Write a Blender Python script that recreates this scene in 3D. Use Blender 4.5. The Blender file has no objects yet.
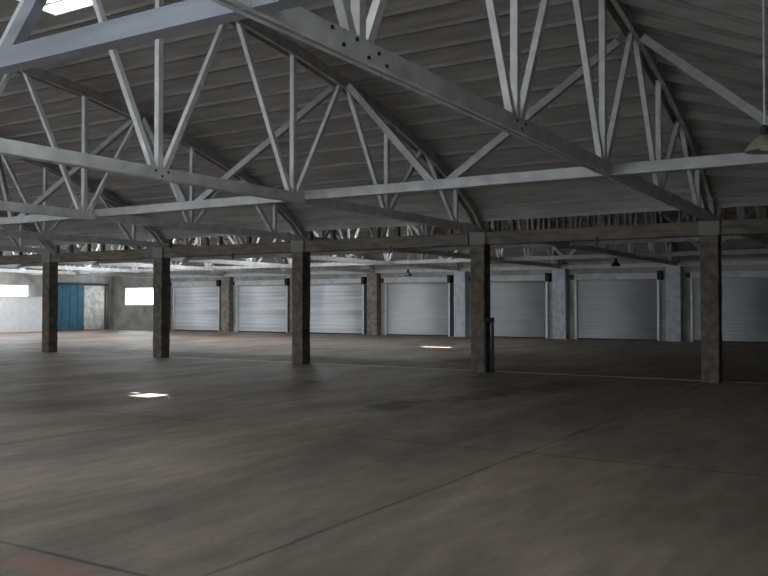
import bpy, bmesh, math, random
from mathutils import Vector, Matrix
random.seed(4)
C = bpy.context.scene.collection
sc = bpy.context.scene

# ------------------------------------------------------------------ camera
# world axes: x runs along the column row, y runs along the trusses, away from the viewer
cam_d = bpy.data.cameras.new('camera'); cam = bpy.data.objects.new('camera', cam_d); C.objects.link(cam)
cam_d.sensor_width = 36; cam_d.lens = 36 * 853 / 768; cam_d.clip_end = 500
cam.location = (3.7, -19.3, 1.66)
cam.rotation_euler = (math.radians(90 + 1.14), 0, math.radians(31.75))
sc.camera = cam

# ------------------------------------------------------------------ world, daylight, exposure
w = bpy.data.worlds.new('world'); sc.world = w; w.use_nodes = True
bg = w.node_tree.nodes['Background']
bg.inputs[0].default_value = (0.80, 0.90, 1.0, 1); bg.inputs[1].default_value = 2.2
sun_d = bpy.data.lights.new('sun', 'SUN'); sun_d.energy = 22; sun_d.angle = math.radians(0.6); sun_d.color = (1, .96, .88)
sun = bpy.data.objects.new('sun', sun_d); C.objects.link(sun)
SUN = Vector((-0.02, 0.35, -1.0)).normalized()            # direction the light travels
sun.rotation_euler = SUN.to_track_quat('-Z', 'Y').to_euler()
sun.location = (0, 0, 20)

def area(name, loc, direction, sx, sy, power, color=(0.92, 0.96, 1.0)):
    d = bpy.data.lights.new(name, 'AREA'); d.shape = 'RECTANGLE'; d.size = sx; d.size_y = sy
    d.energy = power; d.color = color
    o = bpy.data.objects.new(name, d); C.objects.link(o); o.location = loc
    o.rotation_euler = Vector(direction).to_track_quat('-Z', 'Y').to_euler()
    return o
XL, XR = -43.3, 5.5            # end walls
YN, YF = -23.8, 21.0           # near and far long walls
# daylight through the window openings of the left and far walls
area('daylight_left_window', (XL - .6, 11.9, 2.5), (1, 0, 0), 5.0, .8, 260)
area('daylight_far_window', (-40.4, YF + .6, 2.2), (0, -1, 0), 3.4, 1.2, 160)
# daylight through the open bays of the near wall, behind and left of the viewer
BAYS = (2.2, -2.75, -8.25, -13.75, -19.25, -24.75, -30.25, -35.75)
for i, x in enumerate(BAYS):
    area('daylight_open_bay', (x, YN - .4, 1.6), (0, 1, 0.05), 4.0, 2.9, (8, 20, 45, 75, 110, 130, 130, 120)[i])
# daylight through the roof lights of the far hall
for x, p in ((-13.75, 40), (-19.25, 120), (-24.75, 170), (-30.25, 180), (-35.75, 160), (-40.8, 90)):
    area('daylight_roof', (x, 10.5, 6.5 if x > -38.5 else 4.6), (0, 0, -1), 1.5, 1.5, p, (.93, .96, 1))
# daylight through roof lights of the near hall, above and behind the viewer's frame
NEAR_L = ((-2.75, -14.6, 24), (-8.25, -17.5, 34), (-19.25, -12, 60), (-30.25, -12, 80), (2.2, -17.6, 3))
sc.view_settings.view_transform = 'Standard'; sc.view_settings.look = 'None'
sc.view_settings.gamma = 1; sc.view_settings.use_curve_mapping = False
sc.view_settings.exposure = 1.0

# ------------------------------------------------------------------ materials
def mat(name, col, rough=.8, metal=0, var=.25, scale=3, stretch=(1, 1, 1), col2=None, bump=.15, spec=.3):
    m = bpy.data.materials.new(name); m.use_nodes = True
    n = m.node_tree.nodes; l = m.node_tree.links; p = n['Principled BSDF']
    tc = n.new('ShaderNodeTexCoord'); mp = n.new('ShaderNodeMapping'); mp.inputs['Scale'].default_value = stretch
    nz = n.new('ShaderNodeTexNoise'); nz.inputs['Scale'].default_value = scale; nz.inputs['Detail'].default_value = 6
    rp = n.new('ShaderNodeValToRGB')
    c2 = col2 or tuple(c * (1 - var) for c in col)
    rp.color_ramp.elements[0].color = (*c2, 1); rp.color_ramp.elements[1].color = (*col, 1)
    rp.color_ramp.elements[0].position = .35; rp.color_ramp.elements[1].position = .65
    l.new(tc.outputs['Object'], mp.inputs[0]); l.new(mp.outputs[0], nz.inputs[0]); l.new(nz.outputs['Fac'], rp.inputs[0])
    l.new(rp.outputs[0], p.inputs['Base Color'])
    if bump:
        b = n.new('ShaderNodeBump'); b.inputs['Strength'].default_value = bump; b.inputs['Distance'].default_value = .02
        l.new(nz.outputs['Fac'], b.inputs['Height']); l.new(b.outputs[0], p.inputs['Normal'])
    p.inputs['Roughness'].default_value = rough; p.inputs['Metallic'].default_value = metal
    p.inputs['Specular IOR Level'].default_value = spec
    return m
M = {}
M['white_timber'] = mat('white painted timber', (.58, .58, .585), .6, var=.25, scale=4, bump=.1)
M['brace'] = mat('greyish painted timber', (.37, .37, .365), .6, var=.25, scale=4, bump=.1)
M['brace_blue'] = mat('blue-grey painted timber', (.27, .29, .33), .6, var=.3, scale=2, stretch=(.3, 2, 3), bump=.1)
M['column'] = mat('weathered column concrete', (.15, .125, .098), .9, scale=5, col2=(.065, .056, .047), bump=.5)
M['beam'] = mat('brown weathered timber', (.15, .125, .10), .9, scale=3, stretch=(.6, 3, 3), col2=(.08, .068, .057), bump=.4)
M['capital'] = mat('pale concrete', (.185, .172, .155), .9, scale=8, col2=(.17, .16, .15))
M['deck'] = mat('grey painted roof boards', (.385, .365, .345), .9, scale=2.2, stretch=(.35, 2, 2), col2=(.275, .26, .245), bump=.2)
M['joist'] = mat('grey painted joist', (.25, .238, .225), .85, scale=3, stretch=(.3, 2, 2), col2=(.19, .18, .17))
M['wall'] = mat('painted block wall', (.40, .38, .35), .9, scale=1.5, col2=(.27, .26, .24), bump=.3)
M['patchy'] = mat('peeling painted metal', (.55, .53, .50), .8, scale=3.5, col2=(.33, .30, .27))
M['blue'] = mat('blue painted steel', (.03, .13, .18), .7, scale=2, col2=(.02, .085, .13))
M['partition'] = mat('white board', (.70, .70, .70), .8, var=.1)
M['steel'] = mat('dark steel', (.03, .03, .032), .6, metal=.3, scale=9)
M['rail'] = mat('galvanised rail', (.62, .64, .65), .5, metal=.3, scale=9)
M['header'] = mat('grey painted hood', (.55, .56, .57), .7, scale=4, var=.2)
M['pil_brown'] = mat('bare concrete pilaster', (.27, .24, .20), .9, scale=4, col2=(.15, .135, .115), bump=.4)
M['pil_white'] = mat('white painted pilaster', (.56, .58, .62), .8, scale=4, col2=(.40, .42, .46), bump=.3)
M['lamp'] = mat('dull lamp enamel', (.24, .21, .17), .4, scale=6, spec=.5)
M['concrete_kerb'] = mat('pale joint filler', (.62, .59, .54), .9, scale=7, col2=(.40, .38, .35))

def door_mat():
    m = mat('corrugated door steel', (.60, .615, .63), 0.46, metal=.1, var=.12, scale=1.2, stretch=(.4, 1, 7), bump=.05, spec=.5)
    return m
M['door'] = door_mat()
M['door_shaded'] = mat('shaded grey door steel', (.44, .455, .46), .55, metal=.05, var=.12, scale=1.2, stretch=(.4, 1, 7), bump=.05)  # darker copy of the door steel, weaker light on the right painted in
M['door_lit'] = mat('lit corrugated door steel', (.80, .82, .85), .42, metal=.12, var=.38, scale=1.3, stretch=(.12, 1, 4.5), bump=.08, spec=.5)  # lighter copy with pale bands, highlights on the left doors painted in

def floor_mat():
    m = bpy.data.materials.new('worn concrete floor'); m.use_nodes = True
    n = m.node_tree.nodes; l = m.node_tree.links; p = n['Principled BSDF']
    tc = n.new('ShaderNodeTexCoord')
    def noise(scale, st, det=6, rot=0):
        mp = n.new('ShaderNodeMapping'); mp.inputs['Scale'].default_value = st; mp.inputs['Rotation'].default_value = (0, 0, rot)
        z = n.new('ShaderNodeTexNoise'); z.inputs['Scale'].default_value = scale; z.inputs['Detail'].default_value = det
        l.new(tc.outputs['Object'], mp.inputs[0]); l.new(mp.outputs[0], z.inputs[0]); return z.outputs['Fac']
    def ramp(src, a, b, ca, cb):
        r = n.new('ShaderNodeValToRGB'); e = r.color_ramp.elements
        e[0].position = a; e[1].position = b; e[0].color = (*ca, 1); e[1].color = (*cb, 1); l.new(src, r.inputs[0]); return r.outputs[0]
    def mix(f, a, b, t='MIX'):
        x = n.new('ShaderNodeMix'); x.data_type = 'RGBA'; x.blend_type = t
        for s, v in ((x.inputs[0], f), (x.inputs[6], a), (x.inputs[7], b)):
            if hasattr(v, 'is_linked'): l.new(v, s)
            else: s.default_value = v if not isinstance(v, tuple) else (*v, 1)
        return x.outputs[2]
    def mth(op, a, b=None):
        x = n.new('ShaderNodeMath'); x.operation = op
        for i, v in enumerate((a, b)):
            if v is None: continue
            if hasattr(v, 'is_linked'): l.new(v, x.inputs[i])
            else: x.inputs[i].default_value = v
        return x.outputs[0]
    base = ramp(noise(.35, (1, .5, 1)), .3, .7, (.175, .143, .122), (.36, .29, .23))
    streak = ramp(noise(1.3, (1.2, .3, 1), 7, .12), .35, .7, (.55, .56, .58), (1.0, 1.0, 1.0))
    c = mix(.8, base, streak, 'MULTIPLY')
    fine = ramp(noise(4, (1.3, .38, 1), 8, -.08), .35, .62, (.68, .68, .70), (1.05, 1.04, 1.02))
    c = mix(.75, c, fine, 'MULTIPLY')
    grain = ramp(noise(18, (1, 1, 1), 4), .3, .7, (.82, .82, .82), (1.1, 1.1, 1.1))
    c = mix(.7, c, grain, 'MULTIPLY')
    sx = n.new('ShaderNodeSeparateXYZ'); l.new(tc.outputs['Object'], sx.inputs[0])
    wob = mth('MULTIPLY', mth('SUBTRACT', noise(.6, (1, 1, 1), 4), .5), .08)
    X = mth('ADD', sx.outputs[0], wob); Y = mth('ADD', sx.outputs[1], wob)
    # saw-cut joints, one line every bay
    jx = mth('LESS_THAN', mth('ABSOLUTE', mth('SUBTRACT', mth('MODULO', mth('ADD', X, 552.75), 5.5), 2.75)), .022)
    jy = mth('LESS_THAN', mth('ABSOLUTE', mth('SUBTRACT', mth('MODULO', mth('ADD', Y, 542.95), 5.3), 2.65)), .022)
    j = mth('MAXIMUM', jx, jy)
    j = mth('MULTIPLY', j, ramp(noise(.4, (1, 1, 1), 2), .40, .55, (0.1,) * 3, (1,) * 3))
    c = mix(mth('MULTIPLY', j, .8), c, (.03, .028, .026))
    # oil stains where trucks stood
    wn = noise(2.2, (1, 1, 1), 6)
    for (ex, ey, rx, ry, k, colr) in ((-3.6, -7.2, .4, 1.2, .9, (.045, .034, .028)), (-3.0, -4.6, .45, 1.7, .8, (.05, .037, .03)),
                                      (-2.5, -2.6, .5, 1.6, .8, (.055, .045, .038)), (-2.2, -6.8, .35, 1.2, .45, (.10, .075, .06)),
                                      (-7.3, -4.5, .25, .4, .7, (.045, .034, .028)), (-4.9, -3.0, .5, .9, .4, (.10, .085, .07)),
                                      (-.95, -15.8, .42, .14, .35, (.36, .12, .09))):
        a = mth('MULTIPLY', mth('SUBTRACT', sx.outputs[0], ex), 1 / rx); b = mth('MULTIPLY', mth('SUBTRACT', sx.outputs[1], ey), 1 / ry)
        d = mth('ADD', mth('ADD', mth('MULTIPLY', a, a), mth('MULTIPLY', b, b)), mth('MULTIPLY', mth('SUBTRACT', wn, .5), 3.0))
        f = mth('MULTIPLY', mth('MINIMUM', mth('MULTIPLY', mth('MAXIMUM', mth('SUBTRACT', 1.0, d), 0), 1.6), 1.0), k)
        c = mix(f, c, colr)
    l.new(c, p.inputs['Base Color'])
    rr = ramp(noise(.9, (1, .4, 1)), .3, .7, (.48,) * 3, (.70,) * 3); l.new(rr, p.inputs['Roughness'])
    p.inputs['Specular IOR Level'].default_value = .3
    b = n.new('ShaderNodeBump'); b.inputs['Strength'].default_value = .12; b.inputs['Distance'].default_value = .01
    l.new(noise(9, (1, 1, 1)), b.inputs['Height']); l.new(b.outputs[0], p.inputs['Normal'])
    return m
M['floor'] = floor_mat()

def pane_mat():
    m = bpy.data.materials.new('dusty window pane'); m.use_nodes = True
    n = m.node_tree.nodes; l = m.node_tree.links; n.remove(n['Principled BSDF'])
    t = n.new('ShaderNodeBsdfTransparent'); t.inputs[0].default_value = (.93, .96, .97, 1)
    g = n.new('ShaderNodeBsdfGlossy'); g.inputs['Roughness'].default_value = .1
    x = n.new('ShaderNodeMixShader'); x.inputs[0].default_value = .06
    l.new(t.outputs[0], x.inputs[1]); l.new(g.outputs[0], x.inputs[2]); l.new(x.outputs[0], n['Material Output'].inputs[0])
    return m
M['pane'] = pane_mat()

# ------------------------------------------------------------------ mesh helpers
def bx(bm, x0, x1, y0, y1, z0, z1):
    v = [bm.verts.new((x, y, z)) for x in (x0, x1) for y in (y0, y1) for z in (z0, z1)]
    for f in ((0, 1, 3, 2), (4, 6, 7, 5), (0, 4, 5, 1), (2, 3, 7, 6), (0, 2, 6, 4), (1, 5, 7, 3)):
        bm.faces.new([v[i] for i in f])
def bar(bm, a, b, wide, deep, side=Vector((1, 0, 0)), ext=0):
    """square-edged member from a to b; 'wide' is measured along 'side', 'deep' across it"""
    a = Vector(a); b = Vector(b); d = (b - a).normalized(); a = a - d * ext; b = b + d * ext
    s = (side - d * side.dot(d)).normalized(); t = d.cross(s)
    vs = []
    for p in (a, b):
        for i, j in ((-1, -1), (1, -1), (1, 1), (-1, 1)):
            vs.append(bm.verts.new(p + s * (i * wide / 2) + t * (j * deep / 2)))
    for i in range(4): bm.faces.new((vs[i], vs[(i + 1) % 4], vs[4 + (i + 1) % 4], vs[4 + i]))
    bm.faces.new(vs[:4]); bm.faces.new(vs[4:][::-1])
def lathe(bm, prof, x=0, y=0, n=24):
    rings = []
    for r, z in prof:
        rings.append([bm.verts.new((x + r * math.cos(2 * math.pi * i / n), y + r * math.sin(2 * math.pi * i / n), z)) for i in range(n)])
    for a, b in zip(rings, rings[1:]):
        for i in range(n): bm.faces.new((a[i], a[(i + 1) % n], b[(i + 1) % n], b[i]))
    for r in (rings[0], rings[-1]):
        if True: bm.faces.new(r)
def obj(name, bm, m, parent=None, loc=(0, 0, 0), bevel=0, smooth=False):
    bmesh.ops.recalc_face_normals(bm, faces=bm.faces)
    me = bpy.data.meshes.new(name); bm.to_mesh(me); bm.free()
    if smooth:
        for p in me.polygons: p.use_smooth = True
    me.materials.append(m if not isinstance(m, str) else M[m])
    o = bpy.data.objects.new(name, me); C.objects.link(o); o.location = loc
    if parent: o.parent = parent
    if bevel:
        b = o.modifiers.new('bevel', 'BEVEL'); b.width = bevel; b.segments = 2; b.limit_method = 'ANGLE'
    return o
def thing(name, label, cat, loc=(0, 0, 0), group=None):
    o = bpy.data.objects.new(name, None); C.objects.link(o); o.location = loc; o.empty_display_size = .2
    return tag(o, label, cat, group)
def tag(o, label, cat, group=None):
    o['label'] = label; o['category'] = cat
    if group: o['group'] = group
    return o
def struct(o, label=None, cat=None):
    o['kind'] = 'structure'
    if label: o['label'] = label
    if cat: o['category'] = cat
    return o
def dup(root, loc, label):
    r = root.copy(); C.objects.link(r); r.location = loc; r['label'] = label
    for ch in list(root.children):
        c = ch.copy(); C.objects.link(c); c.parent = r
        for g in ch.children:
            d = g.copy(); C.objects.link(d); d.parent = c
    return r
NB = lambda: bmesh.new()

# ------------------------------------------------------------------ roof profile
ZP = 3.62                                       # springing of the bowstring arch
def prof(t, span): 
    q = 1 - ((span / 2 - t) / (span / 2)) ** 2
    return max(q, 0) ** .75
SN, SF = 23.8, 21.0
def chord_z(t, span): return ZP + .03 + 2.75 * prof(t, span)
def deck_z(t, span, x=-10):
    k = 1.0
    if x > 0: k = 1 - x / XR
    if x < -38.5: k = (x - XL) / (-38.5 - XL)
    return ZP + .12 + 2.95 * prof(t, span) * max(k, 0)

# ------------------------------------------------------------------ floor, walls
bm = NB(); bx(bm, XL - .3, XR + .3, YN - .3, YF + .3, -.25, 0)
struct(obj('floor', bm, 'floor'), 'wide worn grey concrete floor with oil stains', 'floor')
bm = NB(); bx(bm, XL, XR, .26, .38, 0, .004)
struct(obj('trim_1', bm, 'concrete_kerb'), 'pale filled joint line in the floor along the column row', 'joint')

def wall_along_x(name, y0, y1, holes, label):   # holes: (x0,x1,z0,z1) sorted
    bm = NB(); top = ZP + .15; x = XL - .3
    for (a, b, c, d) in sorted(holes):
        bx(bm, x, a, y0, y1, 0, top)
        if c > 0: bx(bm, a, b, y0, y1, 0, c)
        bx(bm, a, b, y0, y1, d, top); x = b
    bx(bm, x, XR + .3, y0, y1, 0, top)
    struct(obj(name, bm, 'wall'), label, 'wall')
WIN_F = (-42.1, -38.95, 1.62, 2.86)
wall_along_x('wall_far', YF, YF + .3, [WIN_F], 'long grey block wall behind the roller doors')
wall_along_x('wall_near', YN - .3, YN, [(x - 2, x + 2, 0, 3.1) for x in BAYS], 'long wall behind the viewer with open loading bays')
bm = NB(); bx(bm, XR, XR + .3, YN, YF, 0, ZP + .15); struct(obj('wall_right', bm, 'wall'), 'end wall on the right', 'wall')
WIN_L = (9.4, 14.4, 2.12, 2.92)
bm = NB(); x0, x1 = XL - .3, XL
bx(bm, x0, x1, YN, WIN_L[0], 0, ZP + .15); bx(bm, x0, x1, WIN_L[1], YF, 0, ZP + .15)
bx(bm, x0, x1, WIN_L[0], WIN_L[1], 0, WIN_L[2]); bx(bm, x0, x1, WIN_L[0], WIN_L[1], WIN_L[3], ZP + .15)
struct(obj('wall_left', bm, 'wall'), 'pale end wall at the far left with a blue door', 'wall')

def window(name, axis, a0, a1, z0, z1, pos, label, nm):
    e = bpy.data.objects.new(name, None); C.objects.link(e); struct(e, label, 'window')
    f = NB(); p = NB(); w = .06
    def b_(bm, u0, u1, zz0, zz1, d0, d1):
        if axis == 'x': bx(bm, u0, u1, pos + d0, pos + d1, zz0, zz1)
        else: bx(bm, pos + d0, pos + d1, u0, u1, zz0, zz1)
    b_(f, a0, a1, z0, z0 + w, .05, .15); b_(f, a0, a1, z1 - w, z1, .05, .15)
    for i in range(nm + 1):
        u = a0 + (a1 - a0 - w) * i / nm; b_(f, u, u + w, z0 + w, z1 - w, .05, .15)
    b_(p, a0 + w, a1 - w, z0 + w, z1 - w, .09, .10)
    obj('window_frame', f, 'rail', e); obj('pane', p, 'pane', e)
window('window_1', 'x', *WIN_F, YF, 'bright window in the far wall left of the roller doors', 3)
window('window_2', 'y', *WIN_L, XL - .2, 'bright strip window above the white partition', 4)

# roof decks ------------------------------------------------------------------
def deck(name, ysign, y0, span, holes, label):
    """curved roof skin as a solid shell; holes = list of (x0,x1,t0,t1)"""
    xs = sorted(set([XL - .3, XL, -38.5, 0, XR, XR + .3] + [-38.5 + 5.5 * i for i in range(8)] + [h[0] for h in holes] + [h[1] for h in holes]
                    + [XR * i / 6 for i in range(7)]))
    ts = sorted(set([span * i / 60 for i in range(61)] + [h[2] for h in holes] + [h[3] for h in holes] + [.05, .15]))
    bm = NB(); grid = {}
    for i, x in enumerate(xs):
        for j, t in enumerate(ts):
            z = deck_z(t, span, x); y = y0 + ysign * t
            grid[i, j] = (bm.verts.new((x, y, z)), bm.verts.new((x, y, z + .05)))
    def solid(i, j):
        if i < 0 or j < 0 or i >= len(xs) - 1 or j >= len(ts) - 1: return False
        xm = (xs[i] + xs[i + 1]) / 2; tm = (ts[j] + ts[j + 1]) / 2
        return not any(h[0] < xm < h[1] and h[2] < tm < h[3] for h in holes)
    for i in range(len(xs) - 1):
        for j in range(len(ts) - 1):
            if not solid(i, j): continue
            q = [(i, j), (i + 1, j), (i + 1, j + 1), (i, j + 1)]
            bm.faces.new([grid[k][0] for k in q]); bm.faces.new([grid[k][1] for k in q])
            for (di, dj, a, b) in ((0, -1, 0, 1), (1, 0, 1, 2), (0, 1, 2, 3), (-1, 0, 3, 0)):
                if not solid(i + di, j + dj):
                    bm.faces.new((grid[q[a]][0], grid[q[b]][0], grid[q[b]][1], grid[q[a]][1]))
    bmesh.ops.recalc_face_normals(bm, faces=bm.faces)
    return struct(obj(name, bm, 'deck'), label, 'ceiling')
# roof light openings: near hall (t measured from the column row towards the viewer)
NEAR_H = [(-8.75, -7.6, 9.9, 11.2)] + [(x - .8, x + .8, -y - .8, -y + .8) for x, y, p in NEAR_L]
FAR_H = [(-12.75, -11.5, 7.9, 8.3)] + [(x - .8, x + .8, 9.7, 11.3) for x in (-13.75, -19.25, -24.75, -30.25, -35.75, -40.8)]
deck('ceiling_near', -1, 0, SN, NEAR_H, 'curved grey boarded roof over the near hall')
deck('ceiling_far', 1, 0, SF, FAR_H, 'curved boarded roof over the far hall')

def translucent():
    m = bpy.data.materials.new('weathered translucent roof sheet'); m.use_nodes = True
    n = m.node_tree.nodes; l = m.node_tree.links; n.remove(n['Principled BSDF'])
    t = n.new('ShaderNodeBsdfTranslucent'); t.inputs[0].default_value = (.75, .8, .82, 1)
    l.new(t.outputs[0], n['Material Output'].inputs[0]); return m
M['translucent'] = translucent()
def roof_light(name, ysign, span, rects, ribs, label):
    e = bpy.data.objects.new(name, None); C.objects.link(e); struct(e, label, 'roof light')
    def slab(rc, z0, z1):
        x0, x1, t0, t1 = rc; bm = NB(); V = []
        for x, t in ((x0, t0), (x1, t0), (x1, t1), (x0, t1)):
            z = deck_z(t, span, x); V.append((bm.verts.new((x, ysign * t, z + z0)), bm.verts.new((x, ysign * t, z + z1))))
        bm.faces.new([a for a, b in V]); bm.faces.new([b for a, b in V])
        for i in range(4): j = (i + 1) % 4; bm.faces.new((V[i][0], V[j][0], V[j][1], V[i][1]))
        return bm
    for rc in rects: obj('translucent_sheet', slab(rc, .03, .04), 'translucent', e)
    for rc in ribs: obj('glazing_bar', slab(rc, .0, .05), 'joist', e)
roof_light('window_3', -1, SN, [(-8.75, -7.6, 9.9, 10.25), (-8.75, -7.6, 10.85, 11.2), (-8.75, -8.36, 10.42, 10.81), (-8.6, -8.36, 10.29, 10.42), (-7.86, -7.6, 10.29, 10.81)],
           [(-8.75, -7.6, 10.25, 10.29), (-8.75, -7.6, 10.81, 10.85)], 'blown-out bright roof light at the top left of the near roof')
for i, h in enumerate(FAR_H[1:]):
    roof_light('window_%d' % (4 + i), 1, SF, [h], [], 'roof light in the far hall roof')

for i, (x, y, p) in enumerate(NEAR_L):
    h = NEAR_H[i + 1]
    roof_light('window_%d' % (20 + i), -1, SN, [h], [], 'roof light in the near hall roof')
    area('daylight_near_roof', (x, y, deck_z(-y, SN, x) - .25), (0, 0, -1), 1.4, 1.4, p, (.97, .97, 1))

# joists ------------------------------------------------------------------
def joists(ysign, span, group, label_mid, label_hip, holes):
    n = int(span / .66)
    for k in range(1, n + 1):
        t = span * (k - .5) / n; y = ysign * t
        segs = [(-38.5, 0)]
        for h in holes:
            if h[2] - .02 < t < h[3] + .02:
                new = []
                for a, b in segs:
                    if h[0] > a and h[1] < b: new += [(a, h[0] - .03), (h[1] + .03, b)]
                    else: new.append((a, b))
                segs = new
        for a, b in segs:
            bm = NB(); z = deck_z(t, span) - .035
            bar(bm, (a, y, z), (b, y, z), .05, .07, Vector((0, 1, 0)))
            tag(obj('roof_joist', bm, 'joist'), label_mid, 'joist', group)
        bm = NB(); bar(bm, (0, y, deck_z(t, span) - .075), (XR, y, ZP + .12 - .0 - .03), .05, .15 if t > .6 else .1, Vector((0, 1, 0)))
        tag(obj('roof_joist', bm, 'joist'), label_hip, 'joist', group + ', sloping end bay')
joists(-1, SN, 'joists under the near roof', 'grey roof joist running level across the near hall ceiling, above the trusses',
       'grey roof joist sloping down to the right in the near end bay', NEAR_H)
joists(1, SF, 'joists under the far roof', 'grey roof joist running level across the far hall ceiling',
       'grey roof joist sloping down in the far end bay', FAR_H)

# ------------------------------------------------------------------ trusses
ZC0, ZC1 = 3.46, 3.635                            # bottom chord
def truss(ysign, span, nodes, label, group, loc):
    T = thing('roof_truss', label, 'truss', loc, group)
    T['label'] = label
    step = nodes[1] - nodes[0]
    tops = [nodes[0] - step / 2] + [a + step / 2 for a in nodes]
    S = ysign
    # doubled plank bottom chord with a gap for the webs
    bm = NB()
    for s in (-1, 1):
        bx(bm, s * .02, s * .07, min(0, S * span), max(0, S * span), ZC0, ZC1)
    for nd in nodes:                               # packing blocks close the gap at the joints
        bx(bm, -.02, .02, S * nd - .22, S * nd + .22, ZC0 + .02, ZC1 - .02)
    obj('bottom_chord', bm, 'white_timber', T, bevel=.006)
    # curved top chord built up of short straight lengths
    pts = sorted(set([0.0, .35] + nodes + [p for p in tops if 0 < p < span] + [span - .35, span]))
    bm = NB()
    for s in (-1, 1):
        for a, b in zip(pts, pts[1:]):
            bar(bm, (s * .095, S * a, chord_z(a, span)), (s * .095, S * b, chord_z(b, span)), .07, .2, ext=.01)
    obj('top_chord', bm, 'deck', T)
    zb = (ZC0 + ZC1) / 2
    for nd in nodes:
        zt = chord_z(nd, span)
        if zt > ZC1 + .2:
            bm = NB(); bar(bm, (0, S * nd, zb + .09), (0, S * nd, zt), .085, .09)
            obj('vertical_strut', bm, 'white_timber', T)
        for sg in (-1, 1):
            tt = nd + sg * step / 2
            if tt < .5 or tt > span - .5: continue
            o1 = sg * .12; o2 = -sg * .12
            bm = NB(); bar(bm, (0, S * (nd + o1), zb + .09), (0, S * (tt + o2), chord_z(tt, span)), .08, .085)
            obj('diagonal_strut', bm, 'white_timber', T)
    return T
NODES_N = [1.18 + 3.14 * k for k in range(8)]; NODES_F = [1.0 + 19 / 6 * k for k in range(7)]
ordn = ['nearest', 'second', 'third', 'fourth', 'fifth', 'sixth', 'seventh', 'farthest']
post = ['rightmost column', 'second column from the right, the one with a pipe rail', 'middle column', 'second column from the left', 'leftmost column']
def tl(hall, i):
    if hall == 'near':
        if i < 5: return 'white near hall truss landing on the ' + ['rightmost concrete column', 'concrete column beside the pipe rail', 'middle concrete column of the five', 'second concrete column from left', 'leftmost concrete column'][i]
        return 'white bowstring truss in the near hall beyond the leftmost column, %s from it' % ['first', 'second', 'third'][i - 5]
    if i < 5: return 'white far hall truss behind the beam, starting at the ' + ['rightmost column', 'column with the pipe rail', 'middle column', 'second column from left', 'leftmost column'][i]
    return 'distant white truss of the far hall left of the leftmost column, %s from it' % ['first', 'second', 'third'][i - 5]
tn = truss(-1, SN, NODES_N, tl('near', 0), 'near hall trusses', (0, 0, 0))
tf = truss(1, SF, NODES_F, tl('far', 0), 'far hall trusses', (0, 0, 0))
for i in range(1, 8):
    dup(tn, (-5.5 * i, 0, 0), tl('near', i));  dup(tf, (-5.5 * i, 0, 0), tl('far', i))

def bolts(T, y, offs):
    for dy, dz in offs:
        bm = NB(); bar(bm, (.07, y + dy, 3.545 + dz), (.085, y + dy, 3.545 + dz), .026, .026, Vector((0, 1, 0)))
        obj('bolt', bm, 'steel', T)
tr = [o for o in C.objects if o.name.startswith('roof_truss') and o.location.x in (0.0, -5.5) and 'near' in o['label']]
for T in tr:
    bolts(T, -13.75, ((-.45, .05), (-.3, -.04), (-.12, .05), (.05, -.05), (.2, .02), (.32, -.05)))
    bolts(T, -10.6, ((-.12, .03), (.0, -.04), (.12, .03)))

tn.rotation_euler.x = -.0085          # this truss sits a little out of level, high at the viewer's end

def long_brace(y, ytop, span, label, lift=0, m='brace'):
    T = thing('longitudinal_brace', label, 'roof bracing', (0, y, 0), 'lengthwise roof bracing')
    bm = NB()
    z0 = 3.52 + lift
    bx(bm, XL + .02, XR - .02, -.075, .075, z0, z0 + .16)
    obj('brace_chord', bm, m, T, bevel=.006)
    zt = chord_z(abs(ytop), span) - .08
    for i in range(-1, 8):
        xm = -5.5 * i - 2.75
        for sg in (-1, 1):
            xt = xm + sg * 2.75
            if xt > .1 or xt < -38.6: continue
            bm = NB(); bar(bm, (xm + sg * .12, 0, z0 + .1), (xt - sg * .2, ytop - y, zt), .09, .12, Vector((0, 1, 0)))
            obj('diagonal_brace', bm, m, T)
    return T
long_brace(-7.15, -6.0, SN, 'white horizontal brace with V struts across the near trusses, closest to the columns')
long_brace(-15.0, -15.0, SN, 'thick blue-grey horizontal brace in the top left, nearest the viewer', .07, 'brace_blue')
long_brace(6.6, 6.6, SF, 'pale horizontal brace just behind the brown beam in the far hall')
long_brace(14.1, 14.1, SF, 'long thin white brace in the far hall, just above the roller doors')

# ------------------------------------------------------------------ columns and beam
def col_bm(h, w=.185):
    bm = NB(); n = 14
    rings = []
    for k in range(n + 1):
        z = h * k / n; j = 0 if k in (0, n) else .006
        rings.append([bm.verts.new((sx * w + random.uniform(-j, j), sy * w + random.uniform(-j, j), z)) for sx, sy in ((-1, -1), (1, -1), (1, 1), (-1, 1))])
    for a, b in zip(rings, rings[1:]):
        for i in range(4): bm.faces.new((a[i], a[(i + 1) % 4], b[(i + 1) % 4], b[i]))
    bm.faces.new(rings[0][::-1]); bm.faces.new(rings[-1])
    return bm
BZ0, BZ1 = 3.15, 3.46
clab = ['dark square concrete column, rightmost of the row of five', 'square concrete column with a pipe rail at its foot',
        'middle square concrete column of the row of five', 'second square concrete column from the left, right of the bright window',
        'leftmost square concrete column, beside the blue door', 'distant square concrete column beyond the leftmost one', 'concrete column far left outside the frame', 'last concrete column of the row']
for i in range(8):
    T = thing('concrete_column', clab[i], 'column', (-5.5 * i + (.03, .08, 0, -.04, -.03, 0, 0, 0)[i], 0, 0), 'columns between the two halls')
    obj('shaft', col_bm(BZ0), 'column', T, bevel=.012)
    bm = NB(); bx(bm, -.22, .22, -.2, .2, BZ0, ZC0); obj('capital', bm, 'capital', T, bevel=.01)
xe = [XR] + [-5.5 * i for i in range(8)] + [XL]
blab = ['right of the rightmost column', 'between the rightmost column and the one with the pipe rail', 'between the pipe rail column and the middle column',
        'between the middle column and the second from left', 'between the two leftmost columns', 'left of the leftmost column',
        'second bay left of the leftmost column', 'third bay beyond the leftmost column', 'ending at the left wall']
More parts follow.
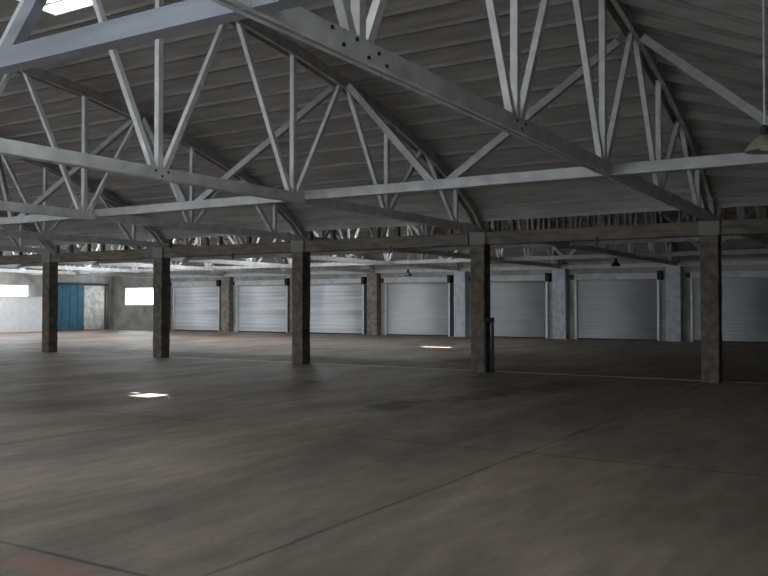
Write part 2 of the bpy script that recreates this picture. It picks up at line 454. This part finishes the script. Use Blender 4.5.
for i in range(9):
    a, b = xe[i + 1], xe[i]
    la = .2 if i < 8 else 0.0; lb = .2 if i > 0 else 0
    T = thing('timber_beam', 'brown weathered timber beam ' + blab[i], 'beam', ((a + b) / 2, 0, BZ0), 'beams on the column row')
    L = (b - a) / 2
    bm = NB(); bx(bm, -L + la, L - lb, -.14, .14, 0, BZ1 - BZ0)
    obj('beam_body', bm, 'beam', T, bevel=.015)
    # blocking between beam and roof edge
    bm = NB(); u = -L + la + .1
    while u < L - lb - .1:
        ww = random.uniform(.03, .06) if i < 2 else random.uniform(.05, .10); bx(bm, u, u + ww, -.06, .06, BZ1 - BZ0, BZ1 - BZ0 + .27)
        u += random.choice((.12, .14, .16, .2, .4)) if i < 2 else random.uniform(.5, 1.6)
    obj('blocking', bm, 'beam', T)
    # brackets hanging below
    if i in (1, 2, 3):
        bm = NB(); bx(bm, .3, .36, -.16, -.14, -.12, .06); obj('bracket', bm, 'steel', T)

# ------------------------------------------------------------------ pipe rail beside the second column
T = thing('pipe_rail', 'dark steel pipe rail standing against the second column from the right', 'rail', (-5.5, 0, 0))
bm = NB(); lathe(bm, [(.035, 0), (.035, 1.27)], .43, -.06, 16); obj('post', bm, 'steel', T, smooth=False)
bm = NB(); bar(bm, (.28, -.16, 1.30), (.46, -.03, 1.30), .10, .10, Vector((0, 1, 0))); obj('top_bar', bm, 'steel', T, bevel=.01)
bm = NB(); lathe(bm, [(.03, 0), (.03, 1.27)], .31, -.20, 16); obj('post', bm, 'steel', T)
bm = NB(); bx(bm, .26, .40, -.10, -.04, 1.21, 1.26); obj('bracket', bm, 'steel', T)

# ------------------------------------------------------------------ far wall: pilasters and roller doors
plab = {0: 'white painted pilaster right of the rightmost column', 1: 'white painted wall pilaster just left of the rightmost column',
        2: 'white painted wall pilaster right of the pipe rail', 3: 'pale painted wall pilaster just left of the second column from the right',
        4: 'brown bare concrete pilaster halfway between middle column and pipe rail column', 5: 'brown bare concrete pilaster behind the middle column',
        6: 'brown bare concrete pilaster between the two leftmost roller doors', 7: 'bare concrete pilaster right of the bright far window'}
XP = lambda k: -5.5 * k + .085 * max(k - 1, 0)
for k in range(0, 8):
    m = 'pil_white' if k <= 3 else 'pil_brown'
    bm = NB(); x = XP(k); bx(bm, x - .36, x + .30, YF - .42, YF, 0, 3.42)
    tag(obj('wall_pilaster', bm, m, bevel=.015), plab[k], 'pilaster', 'pilasters between the roller doors')
dlab = ['dark grey roller door behind the rightmost column', 'dim grey roller door left of the rightmost column',
        'grey roller door right of the pipe rail', 'grey roller door between the middle column and the pipe rail column, left of the pale pilaster',
        'shiny corrugated roller door just right of the middle column', 'shiny bright roller door just left of the middle column',
        'leftmost bright roller door, right of the second column from left']
def curtain(x0, x1, z0, z1, y):
    bm = NB(); n = int((z1 - z0) / .02); prev = None
    for i in range(n + 1):
        z = z0 + (z1 - z0) * i / n; d = .005 * math.cos(2 * math.pi * (z - z0) / .16) + random.uniform(-.001, .001)
        row = [bm.verts.new((x0, y - d, z)), bm.verts.new((x1, y - d, z)), bm.verts.new((x1, y + .03, z)), bm.verts.new((x0, y + .03, z))]
        if prev:
            for a in range(4): bm.faces.new((prev[a], prev[(a + 1) % 4], row[(a + 1) % 4], row[a]))
        else: bm.faces.new(row[::-1])
        prev = row
    bm.faces.new(prev)
    return bm
for k in range(7):
    xa, xb = XP(k + 1) + .72, XP(k) - .76
    D = bpy.data.objects.new('door_%d' % (k + 1), None); C.objects.link(D); D.location = ((xa + xb) / 2, YF, 0)
    struct(D, dlab[k], 'door'); hw = (xb - xa) / 2
    obj('curtain', curtain(-hw + .02, hw - .02, .06, 2.86, -.10), 'door_lit' if k > 3 else 'door' if k == 3 else 'door_shaded', D, smooth=True)
    bm = NB(); bx(bm, -hw, hw, -.15, -.05, 0, .06); obj('bottom_bar', bm, 'steel', D)
    bm = NB(); bx(bm, -hw - .02, hw + .02, -.36, 0, 2.86, 3.16); obj('hood', bm, 'header', D, bevel=.03)
    for s in (-1, 1):
        bm = NB(); bx(bm, s * hw - .05, s * hw + .05, -.17, 0, 0, 2.86); obj('guide_rail', bm, 'rail', D)
        bm = NB(); bx(bm, s * (hw + .12) - .1, s * (hw + .12) + .1, -.46, -.03, 2.82 if s > 0 else 2.9, 3.24 if s > 0 else 3.12); obj('end_bracket', bm, 'steel', D, bevel=.02)
    if k >= 3:
        bm = NB(); bx(bm, hw + .06, hw + .27, -.2, 0, .02, 2.8); obj('dark_strip', bm, 'steel', D)  # dark strip filling the gap between door edge and pilaster
# lintel band above the doors
bm = NB(); bx(bm, -38.5, XR, YF - .15, YF, 3.42, 3.6)
struct(obj('trim_2', bm, 'header'), 'pale lintel band running above the roller doors', 'lintel')

# ------------------------------------------------------------------ left wall: blue door, patchy leaf, partition
D = bpy.data.objects.new('door_8', None); C.objects.link(D); struct(D, 'blue sliding steel door with a peeling pale leaf beside it', 'door'); D.location = (XL, 0, 0)
bm = NB(); bx(bm, .02, .10, 16.2, 18.5, .02, 2.95)
for y in (16.8, 17.4, 18.0): bx(bm, .10, .12, y, y + .05, .02, 2.95)
obj('blue_leaf', bm, 'blue', D)
bm = NB(); bx(bm, .02, .10, 18.52, 20.2, .02, 2.95); obj('pale_leaf', bm, 'patchy', D)
bm = NB(); bx(bm, 0, .16, 15.8, 20.5, 2.97, 3.10); obj('track', bm, 'steel', D)
bm = NB(); bx(bm, 0, .18, 20.25, 20.5, 0, 2.97); obj('jamb', bm, 'beam', D)
T = thing('white_partition', 'plain white board partition below the bright strip window', 'partition', (XL + .5, 11.6, 0))
bm = NB(); bx(bm, -.05, .05, -3.4, 3.55, 0, 2.14); obj('board', bm, 'partition', T)
bm = NB(); bx(bm, -.07, .07, -3.4, 3.57, 2.14, 2.18); obj('capping', bm, 'rail', T)
tag(T, T['label'], T['category'])

# ------------------------------------------------------------------ pendant lamps
def lamp(x, y, zbot, r, ztop, label, m='lamp'):
    T = thing('pendant_lamp', label, 'lamp', (x, y, zbot), 'pendant warehouse lamps')
    bm = NB()
    pr = [(r, 0), (r, .015), (r * .86, .06), (r * .6, .12), (r * .34, .16), (.055, .175), (.05, .175), (.05, .165), (r * .3, .15), (r * .56, .11), (r * .82, .05), (r * .96, .0)]
    n = 28; rings = [[bm.verts.new((a * math.cos(2 * math.pi * i / n), a * math.sin(2 * math.pi * i / n), z)) for i in range(n)] for a, z in pr]
    for a, b in zip(rings, rings[1:] + rings[:1]):
        for i in range(n): bm.faces.new((a[i], a[(i + 1) % n], b[(i + 1) % n], b[i]))
    obj('lamp_shade', bm, m, T, smooth=True)
    bm = NB(); lathe(bm, [(.045, .13), (.05, .17), (.05, .26), (.02, .29)], n=16); obj('lamp_holder', bm, 'steel', T)
    bm = NB(); lathe(bm, [(.03, .05), (.05, .02), (.045, .08), (.03, .14)], n=14); obj('bulb', bm, 'partition', T)
    bm = NB(); lathe(bm, [(.011, .28), (.011, ztop - zbot)], n=8); obj('rod', bm, 'rail', T)
def at(px, py, Z):
    """a point of the place seen at a given spot, Z metres in front of the viewer"""
    X = (px - 384) / 853 * Z
    return (3.7 + .85 * X - .526 * Z, -19.3 + .526 * X + .85 * Z, 1.66 + (305 - py) / 853 * Z)
x, y, z = at(766, 151, 9.3); lamp(x, y, z, .20, deck_z(-y, SN, x) - .01, 'pendant lamp with a dull metal shade at the right edge, by the horizontal brace')
for px, py, Z, lb in ((408, 276, 36, 'small dark pendant lamp in the far hall, left of the pale pilaster'),
                      (616, 266, 31, 'small dark pendant lamp in the far hall, between pipe rail and rightmost column')):
    x, y, z = at(px, py, Z); lamp(x, y, z, .17, deck_z(y, SF, x) - .01, lb, 'steel')
